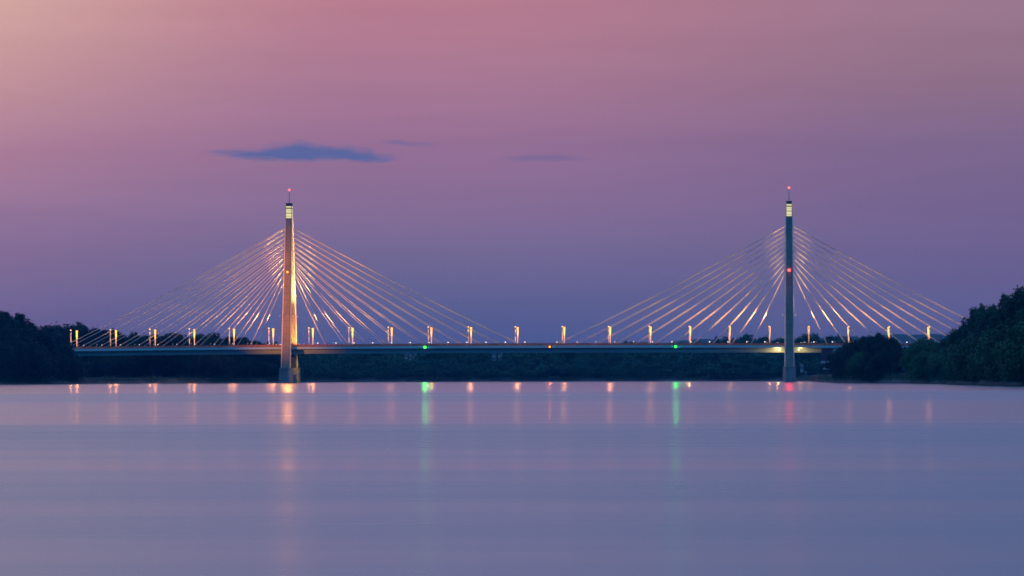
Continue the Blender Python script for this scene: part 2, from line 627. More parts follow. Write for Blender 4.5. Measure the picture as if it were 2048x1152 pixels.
def pylon(x0, warm):
    mb = MB()
    for s in (-1, 1):
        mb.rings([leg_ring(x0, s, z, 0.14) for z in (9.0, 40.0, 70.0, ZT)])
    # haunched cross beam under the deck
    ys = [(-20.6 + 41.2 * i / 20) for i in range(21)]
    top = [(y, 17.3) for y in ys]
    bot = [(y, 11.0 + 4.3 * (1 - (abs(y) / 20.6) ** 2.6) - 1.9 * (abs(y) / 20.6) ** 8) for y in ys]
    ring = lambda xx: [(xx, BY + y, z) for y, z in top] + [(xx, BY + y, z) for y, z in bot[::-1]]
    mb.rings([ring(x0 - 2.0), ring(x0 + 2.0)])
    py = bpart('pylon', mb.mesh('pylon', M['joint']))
    nseg = 22
    for s in (-1, 1):
        for i in range(nseg):
            za = 9.0 + (ZT - 9.0) * i / nseg
            zb = 9.0 + (ZT - 9.0) * (i + 1) / nseg - 0.13
            sb = MB()
            sb.rings([leg_ring(x0, s, za), leg_ring(x0, s, zb)])
            bpart('concrete_segment', sb.mesh('concrete_segment', M['concrete']), py)
    # anchor strips where the cables leave the legs
    # lit crown
    sb = MB()
    sb.box(x0 - 1.6, x0 + 1.6, BY - 4.4, BY + 4.4, ZT, 106.2)
    bpart('crown', sb.mesh('crown', M['crown']), py)
    z = ZT + 0.05
    lv = [0.22, 0.3, 0.18, 0.45, 0.2, 0.28, 0.6, 0.25]
    for i, h in enumerate(lv):
        z = ZT + 0.1 + i * 0.93
        sb = MB()
        sb.box(x0 - 1.75, x0 + 1.75, BY - 4.65, BY + 4.65, z, z + h)
        bpart('louvre', sb.mesh('louvre', M['steel'] if i % 3 else M['darksteel']), py)
    for (a, c) in ((-1.72, -4.6), (1.72, -4.6), (-1.72, 4.6), (1.72, 4.6)):
        sb = MB()
        sb.box(x0 + a - 0.16, x0 + a + 0.16, BY + c - 0.16, BY + c + 0.16, ZT, 106.4)
        bpart('corner_post', sb.mesh('corner_post', M['steel']), py)
    sb = MB()
    sb.box(x0 - 1.55, x0 + 1.55, BY - 4.3, BY + 4.3, 106.25, 107.75)
    sb.box(x0 - 1.85, x0 + 1.85, BY - 4.7, BY + 4.7, 107.75, 108.05)
    bpart('cap', sb.mesh('cap', M['darksteel']), py)
    sb = MB()
    sb.tube([(x0, BY, 108.0), (x0, BY, 112.0), (x0, BY, 115.8)], [0.26, 0.2, 0.14], 6)
    bpart('mast', sb.mesh('mast', M['steel']), py)
    sb = MB()
    sb.ball((x0, BY, 116.1), 0.58, 8, 6)
    bpart('beacon', sb.mesh('beacon', M['red']), py)
    zb = 66.5
    yb = BY - leg_y(zb) - leg_d(zb) - 0.55
    sb = MB()
    sb.ball((x0, yb, zb), 0.55 if warm else 0.8, 8, 6)
    bpart('beacon', sb.mesh('beacon', M['amber'] if warm else M['red']), py)
    sb = MB()
    sb.box(x0 - 0.35, x0 + 0.35, yb, yb + 0.75, zb - 0.85, zb - 0.6)
    sb.tube([(x0, yb + 0.3, zb), (x0, yb + 0.3, zb + 3.4)], 0.06, 4)
    bpart('beacon_bracket', sb.mesh('beacon_bracket', M['darksteel']), py)
    bl = beacon_light.copy()
    if warm:  # wider and stronger, to add the floodlit pylon's orange streak on the water
        bl.color = (1.0, 0.34, 0.07)
        bl.energy = 36000
        bl.shadow_soft_size = 2.4
    ob = bpy.data.objects.new('beacon_glow', bl)
    ob.location = (x0, yb - 0.8, zb)
    ob.rotation_euler = (R(-70), 0, 0)
    link(ob, py)
    # added pale strips down both legs, standing in for their floodlit edges
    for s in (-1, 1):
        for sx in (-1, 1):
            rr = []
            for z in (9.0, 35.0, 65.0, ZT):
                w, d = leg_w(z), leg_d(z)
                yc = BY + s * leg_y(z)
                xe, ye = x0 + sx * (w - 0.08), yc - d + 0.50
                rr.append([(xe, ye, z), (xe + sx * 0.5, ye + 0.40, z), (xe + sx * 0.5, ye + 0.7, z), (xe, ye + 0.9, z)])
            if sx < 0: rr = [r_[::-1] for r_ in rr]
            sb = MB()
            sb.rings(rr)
            bpart('edge_highlight_strip', sb.mesh('edge_highlight_strip', M['edge']), py)
    # the river piers
    for s in (-1, 1):
        def pr(z, k):
            w, d, c = 3.75 + k, 5.2 + k, 1.7
            yc = BY + s * 23.6
            return [(x0 + a, yc + b_, z) for a, b_ in ((-w + c, -d), (w - c, -d), (w, -d + c), (w, d - c), (w - c, d), (-w + c, d), (-w, d - c), (-w, -d + c))]
        sb = MB()
        sb.rings([pr(-2.0, 0.35), pr(1.0, 0.3), pr(8.4, 0.0)])
        pm = bpart('pier', sb.mesh('pier', M['pier']))
        sb = MB()
        sb.rings([pr(8.404, 0.22), pr(9.0, 0.22)])
        bpart('pier_cap', sb.mesh('pier_cap', M['pier']), pm)
    sb = MB()
    sb.box(x0 - 2.4, x0 + 2.4, BY - 18.0, BY + 18.0, -2, 5.5)
    bpart('pier_wall', sb.mesh('pier_wall', M['pier']))
    return py


pylon(XL, True)
pylon(XR, False)

# stay cables, one mesh each
n_c = 11


def cable(x0, sx, sy, i, first, step):
    zt = 66.4 + i * 2.71
    xa = x0 + sx * (first + step * i)
    top = Vector((x0 + sx * (leg_w(zt) - 0.1), BY + sy * leg_y(zt), zt))
    bot = Vector((xa, BY + sy * 15.7, zd(xa) + 0.1))
    L = (top - bot).length
    pts = []
    for k in range(13):
        u = k / 12
        p = bot.lerp(top, u)
        p.z -= 4 * u * (1 - u) * L * (0.004 + 0.0055 * (L / 155))
        pts.append(p)
    mb = MB()
    mb.tube(pts, 0.155, 8)
    c = bpart('stay_cable', mb.mesh('stay_cable', M['cable'], True))
    d = (pts[1] - pts[0]).normalized()
    sb = MB()
    sb.tube([pts[0], pts[0] + d * 4.2], 0.2, 6)
    bpart('anchor_tube', sb.mesh('anchor_tube', M['steel']), c)


for sy in (-1, 1):
    for i in range(n_c):
        cable(XL, -1, sy, i, 22.6, 11.55)
        cable(XL, 1, sy, i, 23.3, 11.75)
        cable(XR, -1, sy, i, 23.3, 11.75)
        cable(XR, 1, sy, i, 22.9, 11.55)


# shore pier of the right side span and approach piers
def appr(x, hx, z0, wy, mat):
    sb = MB()
    z1 = zd(x) - 4.2
    sb.box(x - hx, x + hx, BY - wy, BY + wy, z0, z1)
    p_ = bpart('approach_pier', sb.mesh('approach_pier', mat))
    sb = MB()
    sb.box(x - hx - 0.5, x + hx + 0.5, BY - wy - 0.4, BY + wy + 0.4, z0 - 1.5, z0 - 0.004)
    bpart('footing', sb.mesh('footing', M['pier']), p_)


for x in (-530, -490, XL - 145, XR + 143, XR + 190):
    appr(x, 1.4, 4.0, 12, M['pier'])

ax0, ax1 = (BY - 18) * tanx(1643), (BY - 18) * tanx(1666)
sb = MB()
sb.box(ax0, ax1, BY - 17.6, BY - 12, 12.6, zd(ax0) - 1.95)
pm = bpart('shore_pier', sb.mesh('shore_pier', M['brown']))
sb = MB()
sb.box(ax0 - 0.4, ax1 - 1.2, BY - 18.3, BY - 11.8, 11.0, 12.4)
bpart('pale_sill', sb.mesh('pale_sill', M['plaster']), pm)
sb = MB()
sb.box(ax0 + 1.5, ax1 - 1.5, BY - 17.0, BY - 12, 2.0, 10.99)
bpart('shaft', sb.mesh('shaft', M['brown']), pm)
sb = MB()
sb.box(ax0 + 0.9, ax1 - 1.6, BY - 18.6, BY - 17.02, 7.3, 8.3)
bpart('ledge', sb.mesh('ledge', M['plaster']), pm)
for k in range(3):
    sb = MB()
    sb.box(ax1 - 0.3, ax1 + 2.4, BY - 16.5, BY - 13.5, 12.8 + k * 2.5, 14.4 + k * 2.5)
    bpart('stair_panel', sb.mesh('stair_panel', M['plaster']), pm)
sb = MB()
sb.box(ax1 + 0.1, ax1 + 2.0, BY - 16.3, BY - 13.7, 3, 20)
bpart('stair_core', sb.mesh('stair_core', M['pier']), pm)

# ------------------------------------------------------------------ street lamps
ORD = ['first', 'second', 'third', 'fourth', 'fifth', 'sixth', 'seventh', 'eighth', 'ninth', 'tenth', 'eleventh', 'twelfth',
       'thirteenth', 'fourteenth', 'fifteenth', 'sixteenth', 'seventeenth', 'eighteenth', 'nineteenth', 'twentieth',
       'twenty-first', 'twenty-second', 'twenty-third', 'twenty-fourth', 'twenty-fifth', 'twenty-sixth', 'twenty-seventh',
       'twenty-eighth', 'twenty-ninth', 'thirtieth']


def lamp_meshes():
    d = {}
    H = 11.4
    mb = MB(); mb.tube([(0, 0, 0), (0, 0, 5.0), (0, 0, H - 0.3)], [0.17, 0.13, 0.10], 6)
    mb.box(-0.28, 0.28, -0.28, 0.28, 0, 0.35)
    d['pole'] = mb.mesh('lamp_pole', M['steel'])
    # tall tapered light panel, facing -y (towards the road from the far side)
    def panel(z0, z1, w0, w1, y0, y1):
        m_ = MB()
        m_.rings([[(-w0, y0, z0), (w0, y0, z0), (w0, y1, z0), (-w0, y1, z0)], [(-w1, y0, z1), (w1, y0, z1), (w1, y1, z1), (-w1, y1, z1)]])
        return m_
    def lens(z0, z1, w0, w1, y, nm, mt, flip=1):
        m_ = MB()
        q_ = [(-w0, y, z0), (w0, y, z0), (w1, y, z1), (-w1, y, z1)]
        m_.add(q_, [(0, 1, 2, 3) if flip > 0 else (3, 2, 1, 0)])
        return m_.mesh(nm, mt)
    d['panel'] = panel(5.6, H, 0.28, 0.64, -0.34, -0.16).mesh('light_box', M['steel'])
    d['panel_lens'] = lens(5.7, H - 0.05, 0.26, 0.61, -0.345, 'light_panel', M['sodium'])
    d['slim'] = panel(5.6, H, 0.2, 0.34, -0.34, -0.16).mesh('slim_light_box', M['steel'])
    d['slim_lens'] = lens(5.7, H - 0.05, 0.18, 0.31, -0.345, 'slim_light_panel', M['sodium'])
    d['low'] = lens(1.6, 5.5, 0.16, 0.28, -0.30, 'lower_panel', M['sodium_low'])
    d['shell'] = panel(5.5, H + 0.15, 0.22, 0.37, -0.155, 0.02).mesh('back_shell', M['steel'])
    mb = MB(); mb.ball((0, 0.15, H - 0.1), 0.42, 6, 4)
    d['cap'] = mb.mesh('lamp_cap', M['white_cap'])
    for k, (z0, z1) in enumerate(((3.4, 7.6), (2.6, 5.2), (8.2, 9.6), (4.2, 6.4))):
        d['strip%d' % k] = lens(z0, z1, 0.15, 0.21, 0.2, 'light_strip', M['strip'], -1)
    return d


LM = lamp_meshes()
NEAR_PX = [142, 221, 300, 379, 459, 538, 618, 698, 777, 857, 937, 1031, 1125, 1217.5, 1299, 1379, 1458.5, 1539, 1618, 1698, 1779, 1859]


def side_phrase(i, xs):
    x = xs[i]
    if x < XL:
        k = sum(1 for u in xs if x <= u < XL)
        return '%s lamp to the left of the left pylon' % ORD[k - 1]
    if x > XR:
        k = sum(1 for u in xs if XR < u <= x)
        return '%s lamp to the right of the right pylon' % ORD[k - 1]
    kl = sum(1 for u in xs if XL < u <= x)
    kr = sum(1 for u in xs if x <= u < XR)
    if kl <= kr:
        return '%s lamp to the right of the left pylon' % ORD[kl - 1]
    return '%s lamp to the left of the right pylon' % ORD[kr - 1]


xs = [(BY - 13.7) * tanx(p) for p in NEAR_PX]
sodium_light = bpy.data.lights.new('lamp_glow', 'SPOT')
sodium_light.color = SODIUM
sodium_light.energy = 4600
sodium_light.spot_size = R(165)
sodium_light.spot_blend = 0.8
sodium_light.shadow_soft_size = 0.15
white_light = bpy.data.lights.new('lamp_glow', 'SPOT')
white_light.color = (1.0, 0.40, 0.17)
white_light.energy = 2400
white_light.spot_size = R(165)
white_light.spot_blend = 0.8
white_light.shadow_soft_size = 0.15
for i, x in enumerate(xs):
    for row, sy in (('far', 1), ('near', -1)):
        e = empty('street_lamp', (x, BY + sy * 13.7, zd(x)))
        if sy > 0:
            tag(e, 'yellow far side street lamp, ' + side_phrase(i, xs), 'street lamp', 'street lamps in pairs along the bridge deck')
        else:
            tag(e, 'whitish near side street lamp, ' + side_phrase(i, xs), 'street lamp', 'street lamps in pairs along the bridge deck')
            e.rotation_euler = (0, 0, math.pi)
        part('pole', LM['pole'], e)
        bx_ = part('light_box', LM['panel' if sy > 0 else 'slim'], e)
        part('light_panel', LM['panel_lens' if sy > 0 else 'slim_lens'], bx_)
        part('lower_panel', LM['low'], e)
        part('back_shell', LM['shell'], e)
        if sy < 0:
            part('lamp_cap', LM['cap'], e)
            part('light_strip', LM['strip%d' % (i * 7 % 4)], e)
        lo = bpy.data.objects.new('lamp_glow', sodium_light if sy > 0 else white_light)
        lo.location = (0, -0.75, 9.3) if sy > 0 else (0, 0.75, 10.6)
        lo.rotation_euler = (R(-50), 0, 0) if sy > 0 else (R(38), 0, 0)
        link(lo, e)

# ------------------------------------------------------------------ small white globe lamps along the footway
mb = MB(); mb.tube([(0, 0, 0), (-0.5, 0, 1.1), (-0.85, 0, 2.2)], [0.12, 0.09, 0.08], 5)
arm_me = mb.mesh('lamp_arm', M['steel'])
mb = MB(); mb.ball((-0.9, 0, 2.35), 0.30, 6, 4)
globe_me = mb.mesh('globe', M['globe'])
globe_dim_me = mb.mesh('globe_dim', M['globe_dim'])
mb = MB(); mb.tube([(-0.9, 0, 2.62), (-0.9, 0, 2.74)], [0.26, 0.12], 8)
hat_me = mb.mesh('globe_cover', M['darksteel'])
FAR_PX = [161.5, 198, 235.4, 273, 310, 348, 385, 423, 459.6, 496.7, 532.7, 641.5, 678, 714, 751.5, 789, 826.6, 864, 902.4, 940, 978.3, 1016.9,
          1055.9, 1108, 1148.5, 1185.8, 1223.8, 1261.6, 1299.4, 1338, 1375.8, 1413.5, 1450.3, 1487.6, 1524, 1634, 1671, 1707.5, 1745, 1783, 1820]
gx = [(BY + 16.0) * tanx(p) for p in FAR_PX]
for sy in (1, -1):
    for i, x in enumerate(gx):
        mirror = -1 if (XL < x < XM) or x > XR else 1
        x_ = x + mirror * 0.9 + (0 if sy > 0 else 1.2)
        e = empty('footway_lamp', (x_, BY + sy * 16.2, zd(x_)))
        if mirror > 0: e.rotation_euler = (0, 0, math.pi)
        if sy < 0:
            tag(e, 'small dim near side globe lamp, ' + side_phrase(i, gx), 'lamp', 'small globe lamps along the footways')
        else:
            tag(e, 'small bright far side globe lamp, ' + side_phrase(i, gx), 'lamp', 'small globe lamps along the footways')
        part('arm', arm_me, e)
        part('globe', globe_me if sy > 0 else globe_dim_me, e)
        part('globe_cover', hat_me, e)

# ------------------------------------------------------------------ navigation lights on the fascia
for px, mk, nm, lb in ((850, 'green', 'green', 'green navigation light on the deck edge nearer the left pylon'),
                       (1351.5, 'green', 'green', 'green navigation light on the deck edge nearer the right pylon'),
                       (1099.5, 'amber', 'amber', 'single orange navigation light on the deck edge at mid span')):
    x = (BY - 17.8) * tanx(px)
    e = empty('navigation_light', (x, BY - HW - 0.004, zd(x) - 0.75))
    tag(e, lb, 'navigation light', None if mk == 'amber' else 'green navigation lights on the deck edge')
    mb = MB(); mb.box(-1.3, 1.3, -0.12, 0, -0.85, 0.85)
    part('housing', mb.mesh('housing', M['darksteel']), e)
    mb = MB(); mb.ball((0, -0.72, 0), 0.72 if mk == 'green' else 0.55, 8, 6)
    part('lens', mb.mesh('lens', M[mk]), e)
    lamp('signal_beam', 'SPOT', (0, -1.45, 0), (0.01, 1.0, 0.08) if mk == 'green' else (1.0, 0.18, 0.03), 24000 if mk == 'green' else 6000, parent=e, size=0.15, angle=120, blend=0.5).rotation_euler = (R(-80), 0, 0)

# ------------------------------------------------------------------ floodlights
mb = MB(); mb.box(-0.45, 0.45, -0.35, 0.35, 0, 0.5); mb.tube([(0, 0, -1.0), (0, 0, 0)], 0.08, 5)
flood_body = mb.mesh('flood_housing', M['darksteel'])
mb = MB(); mb.box(-0.38, 0.38, -0.28, 0.28, 0.504, 0.56)
flood_lens = mb.mesh('flood_lens', M['flood'])


def floodlight(loc, target, label, color, power, angle, blend=0.7, group='floodlights at the pylons'):
    e = empty('floodlight', loc)
    d = Vector(target) - Vector(loc)
    e.rotation_euler = d.to_track_quat('Z', 'Y').to_euler()
    tag(e, label, 'floodlight', group)
    part('housing', flood_body, e)
    part('lens', flood_lens, e)
    L_ = bpy.data.lights.new('flood_beam', 'SPOT')
    L_.color = color; L_.energy = power; L_.spot_size = R(angle); L_.spot_blend = blend; L_.shadow_soft_size = 0.35
    o = bpy.data.objects.new('flood_beam', L_)
    o.location = (0, 0, 0.7)
    o.rotation_euler = (math.pi, 0, 0)
    link(o, e)
    return e


for x0, nm in ((XL, 'left'), (XR, 'right')):
    for sx in (-1, 1):
        for sy in (-1, 1):
            pos = (x0 + sx * 7, BY + sy * 14.0, zd(x0) + 1.1)
            floodlight(pos, (x0 + sx * 1.6, BY + sy * 8.0, 72), 'deck floodlight beside the %s pylon, on its %s at the %s edge' % (nm, 'left' if sx < 0 else 'right', 'near' if sy < 0 else 'far'),
                       (1.0, 0.56, 0.22), 200000 if nm == 'left' else 420000, 28, 1.0)
# inner flood of the left pylon, washing the inner face of the far leg
floodlight((XL + 9, BY - 2, zd(XL) + 1.4), (XL + 1, BY + 9.5, 74), 'floodlight on the deck median just right of the left pylon', (1.0, 0.60, 0.16), 900000, 38)
floodlight((XL + 7, BY + 6, zd(XL) + 1.4), (XL + 1, BY + 19, 32), 'low floodlight on the deck near the foot of the far left leg', (1.0, 0.36, 0.05), 40000, 80)
floodlight((XR + 9, BY - 2, zd(XR) + 1.4), (XR + 1, BY + 9.5, 74), 'floodlight on the deck median just right of the right pylon', (1.0, 0.6, 0.25), 200000, 38)
# added lamp, set on the bank to warm the left pylon's front
fx, fy = 3090 * tanx(168), 3090
floodlight((fx, fy, 11.0), (XL, BY - 16, 54), 'added floodlight on the left bank shore in front of the trees, aimed at the left pylon', (1.0, 0.25, 0.0), 2900000, 25, 0.9)
for x0, nm in ((XL, 'left'), (XR, 'right')):
    for sx, sd in ((-1, 'left'), (1, 'right')):
        floodlight((x0 + sx * 3.4, BY - 24.6, 26.0), (x0 + sx * 50, BY - 13, 72), 'floodlight bracketed to the near leg of the %s pylon aimed at the %s cable fan' % (nm, sd), (1.0, 0.48, 0.13), 85000, 78, 0.9)
        floodlight((x0 + sx * 3.2, BY - 21.5, 40.0), (x0 + sx * 128, BY - 15, 38), 'added floodlight high on the near leg of the %s pylon for the %s outer cables' % (nm, sd), (1.0, 0.46, 0.13), 560000 if nm == 'left' else 1050000, 24, 1.0)  # this lamp and the next are added to brighten the outer cables
        floodlight((x0 + sx * 3.2, BY + 12.0, 40.0), (x0 + sx * 128, BY + 15, 38), 'added floodlight high on the far leg of the %s pylon for the %s outer cables' % (nm, sd), (1.0, 0.46, 0.13), 460000 if nm == 'left' else 800000, 24, 1.0)
        floodlight((x0 + sx * 13, BY + 3, zd(x0) + 1.3), (x0 + sx * 55, BY + 12, 66), 'median floodlight by the %s pylon aimed at the %s far cables' % (nm, sd), (1.0, 0.48, 0.13), 90000, 78, 0.9)
# below deck, left pylon
floodlight((XL + 3.0, BY - 2, 6.6), (XL + 1.5, BY + 19, 14), 'floodlight on the pier wall under the deck at the left pylon', (1.0, 0.52, 0.12), 6000, 90)
floodlight((XL + 7.5, BY + 6, 16.6), (XL + 3, BY + 24, 5), 'floodlight hung under the girder right of the left pylon', (1.0, 0.60, 0.12), 6000, 60)
# two work lights on the girder beside the right pylon
for px, k in ((1559, 'left'), (1597.5, 'right')):
    x = (BY - 18) * tanx(px)
    e = empty('girder_light', (x, BY - 15.6, 19.2))
    tag(e, 'round warm white light under the deck edge just %s of the right pylon' % k, 'light', 'pair of lights under the deck at the right pylon')
    mb = MB(); mb.tube([(0, 0.6, 1.5), (0, 0.2, 0.9), (0, 0, 0.4)], 0.08, 5); mb.tube([(0, 0, 0.38), (0, 0, 0.58)], [0.5, 0.3], 8)
    part('bracket', mb.mesh('bracket', M['darksteel']), e)
    mb = MB(); mb.ball((0, 0, 0), 0.52 if k == 'left' else 0.4, 10, 6)
    part('lens', mb.mesh('lens', M['flood']), e)
    lamp('girder_glow', 'POINT', (-1.0 if k == 'left' else 1.0, -1.2, -0.4), (1.0, 0.50, 0.14), 3200 if k == 'left' else 1700, parent=e, size=0.5)


# ------------------------------------------------------------------ trees
def crown_np(seed, H, W, kind, leaves=2600, size=0.62):
    r = np.random.default_rng(seed)
    # lumps of leaves spread through an uneven envelope
    C, RAD = [], []
    if kind == 'poplar':
        nC = 130
        for _ in range(nC):
            t_ = r.uniform(0.04, 1.0)
            env = W * 0.5 * (0.35 + 0.65 * math.sin(math.pi * min(1, (t_ * 0.85 + 0.12)))) * (1.0 - 0.45 * t_ ** 2)
            a = r.uniform(0, 2 * math.pi)
            rr = env * math.sqrt(r.uniform(0, 1)) * r.uniform(0.8, 1.15)
            C.append((rr * math.cos(a), rr * math.sin(a), t_ * H * r.uniform(0.95, 1.0)))
            RAD.append(W * r.uniform(0.045, 0.10))
    elif kind == 'willow':
        nC = 42
        for _ in range(nC):
            a = r.uniform(0, 2 * math.pi)
            ph = math.acos(r.uniform(-0.95, 1))
            k = r.uniform(0.55, 1.0)
            C.append((W * 0.43 * k * math.sin(ph) * math.cos(a), W * 0.43 * k * math.sin(ph) * math.sin(a), H * (0.48 + 0.42 * k * math.cos(ph))))
            RAD.append(W * r.uniform(0.11, 0.21))
    else:
        nC = 56
        for _ in range(nC):
            a = r.uniform(0, 2 * math.pi)
            ph = math.acos(r.uniform(-0.98, 1))
            k = r.uniform(0.4, 1.0) ** 0.6
            C.append((W * 0.42 * k * math.sin(ph) * math.cos(a), W * 0.42 * k * math.sin(ph) * math.sin(a), H * (0.53 + 0.43 * k * math.cos(ph))))
            RAD.append(W * r.uniform(0.08, 0.15))
    C = np.array(C); RAD = np.array(RAD)
    idx = r.choice(len(C), leaves, p=RAD ** 2 / (RAD ** 2).sum())
    d = r.normal(size=(leaves, 3)); d /= np.linalg.norm(d, axis=1)[:, None]
    rad = RAD[idx] * ((0.45 + 0.65 * r.random(leaves) ** 0.8 + (r.random(leaves) < 0.14) * r.random(leaves) * 0.9) if kind == 'poplar' else (0.72 + 0.34 * r.random(leaves) + (r.random(leaves) < 0.06) * r.random(leaves) * 0.8))
    P = C[idx] + d * rad[:, None] * np.array([1, 1, {'poplar': 1.9, 'oak': 1.15, 'willow': 1.0}[kind]])
    P[:, 2] = np.maximum(P[:, 2], 0.3)
    sz = size * r.uniform(0.6, 1.35, leaves)
    # leaf sprays lie roughly on the lump's surface
    nrm = d + r.normal(size=(leaves, 3)) * 0.4
    nrm /= np.linalg.norm(nrm, axis=1)[:, None]
    u = np.cross(nrm, r.normal(size=(leaves, 3))); u /= np.linalg.norm(u, axis=1)[:, None]
    v = np.cross(nrm, u)
    A = P + u * sz[:, None] * 0.75
    B = P + (-0.5 * u + 0.75 * v) * sz[:, None]
    D = P + (-0.5 * u - 0.75 * v) * sz[:, None]
    return np.stack([A, B, D], 1).reshape(-1, 3)


def np_mesh(name, verts, mat):
    n = len(verts)
    me = bpy.data.meshes.new(name)
    me.vertices.add(n)
    me.vertices.foreach_set('co', verts.astype(np.float32).ravel())
    me.loops.add(n)
    me.loops.foreach_set('vertex_index', np.arange(n, dtype=np.int32))
    me.polygons.add(n // 3)
    me.polygons.foreach_set('loop_start', np.arange(0, n, 3, dtype=np.int32))
    me.materials.append(mat)
    me.update(calc_edges=True)
    me.validate()
    return me


def trunk_mesh(seed, H, W):
    r = random.Random(seed)
    mb = MB()
    k = 0.016 * H
    pts = [(0, 0, -0.6), (r.uniform(-.2, .2), 0, H * 0.2), (r.uniform(-.5, .5), r.uniform(-.5, .5), H * 0.5), (r.uniform(-.6, .6), 0, H * 0.86)]
    mb.tube(pts, [k * 1.3, k, k * 0.65, k * 0.12], 7)
    for j in range(9):
        z = H * r.uniform(0.18, 0.7)
        a = r.uniform(0, 6.28)
        l = W * r.uniform(0.25, 0.42)
        mb.tube([(0, 0, z), (l * 0.5 * math.cos(a), l * 0.5 * math.sin(a), z + H * 0.07), (l * math.cos(a), l * math.sin(a), z + H * 0.18)], [k * 0.4, k * 0.25, k * 0.06], 5)
    return mb.mesh('trunk', M['bark'])


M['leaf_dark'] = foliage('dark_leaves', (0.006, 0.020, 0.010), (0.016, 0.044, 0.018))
VAR = {}
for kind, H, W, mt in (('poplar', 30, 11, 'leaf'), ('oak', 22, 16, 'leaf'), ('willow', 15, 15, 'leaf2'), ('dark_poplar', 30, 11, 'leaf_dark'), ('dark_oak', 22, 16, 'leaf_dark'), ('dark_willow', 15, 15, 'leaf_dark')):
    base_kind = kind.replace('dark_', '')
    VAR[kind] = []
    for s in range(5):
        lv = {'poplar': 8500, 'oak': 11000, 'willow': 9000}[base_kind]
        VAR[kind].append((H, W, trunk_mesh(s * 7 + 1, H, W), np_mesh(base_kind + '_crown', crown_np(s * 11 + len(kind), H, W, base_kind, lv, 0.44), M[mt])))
tree_rnd = random.Random(11)
NAMES = {'poplar': 'poplar_tree', 'oak': 'broadleaf_tree', 'willow': 'willow_tree'}


def ground_z(Y, px):
    d = Y - shore(px)
    for (a, za), (c, zc) in zip(prof, prof[1:]):
        if a <= d <= c:
            return za + (zc - za) * (d - a) / (c - a)
    return 4


def near_ord(px, lst):
    """which skyline tree of a row stands nearest above"""
    return ORDX[min(range(len(lst)), key=lambda k: abs(lst[k] - px))]


ORDX = ORD + ['thirty-' + o for o in ORD[:9]] + ['fortieth'] + ['forty-' + o for o in ORD[:9]]


def tree(kind, px, Y, top_px, label, group, wid=1.0, dark=None):
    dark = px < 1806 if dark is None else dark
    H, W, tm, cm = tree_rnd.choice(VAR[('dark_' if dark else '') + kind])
    z0 = ground_z(Y, px)
    h = max(4.0, height(px, top_px, Y) - z0)
    e = empty(NAMES[kind], (Y * tanx(px), Y, z0 - 0.2))
    sc = h / (H * 1.04)
    sw = (0.55 * sc + 0.45 * min(1.2, sc)) * wid * tree_rnd.uniform(0.9, 1.1)
    e.scale = (sw, sw, sc)
    e.rotation_euler = (0, 0, tree_rnd.uniform(0, 6.28))
    tag(e, label, 'tree', group)
    part('trunk', tm, e)
    part('crown', cm, e)
    return e


def interp(P, x):
    if x <= P[0][0]: return P[0][1]
    for (a, ya), (c, yc) in zip(P, P[1:]):
        if x <= c:
            return ya + (yc - ya) * (x - a) / (c - a)
    return P[-1][1]


# right bank: skyline profile in the photo (column, row of the tree tops)
RT = [(1812, 700), (1822, 684), (1835, 672), (1850, 669), (1880, 673), (1900, 664), (1915, 650), (1930, 641), (1945, 612), (1960, 607), (1980, 603),
      (1995, 594), (2010, 584), (2030, 573), (2048, 570), (2150, 560)]
plan = []
for px, kd, dY, cut in ((1842, 'willow', 60, 5), (1852, 'willow', 90, 2), (1862, 'oak', 120, 2), (1876, 'willow', 100, 4), (1892, 'oak', 110, 2), (1908, 'oak', 130, 0),
                        (1922, 'oak', 100, 2), (1936, 'oak', 120, 2), (1949, 'poplar', 90, 0), (1962, 'poplar', 120, 0), (1974, 'oak', 90, 2), (1986, 'poplar', 110, 2),
                        (1998, 'oak', 80, 0), (2011, 'poplar', 90, 0), (2024, 'oak', 80, 0), (2037, 'poplar', 70, 0), (2050, 'oak', 80, 0), (2066, 'poplar', 80, 0), (2085, 'oak', 60, 0)):
    plan.append((px, kd, dY, interp(RT, px) + cut))
nR = len(plan)
for i, (px, kd, dY, top) in enumerate(plan):
    Y = shore(px) + dY
    lb = '%s %s on the right bank skyline, %s from its left' % ('tall' if top < 640 else 'low rounded', {'poplar': 'poplar', 'oak': 'broad tree', 'willow': 'willow'}[kd], ORD[i])
    tree(kd, px, Y, top, lb, 'skyline trees of the right bank')
# lower front rows of willows and bushes on the right bank
GR = 'trees and willows along the right bank'
for k in range(34):
    px = 1844 + k * 6.9 + tree_rnd.uniform(-3, 3)
    sky_y = interp(RT, px)
    base = 767
    top = sky_y + (base - sky_y) * tree_rnd.uniform(0.22, 0.62)
    Y = shore(px) + tree_rnd.uniform(16, 60)
    tree(tree_rnd.choice(['willow', 'willow', 'oak']), px, Y, top, 'green tree in front of the %s skyline tree of the right bank' % near_ord(px, [p_[0] for p_ in plan]), GR, 1.15)
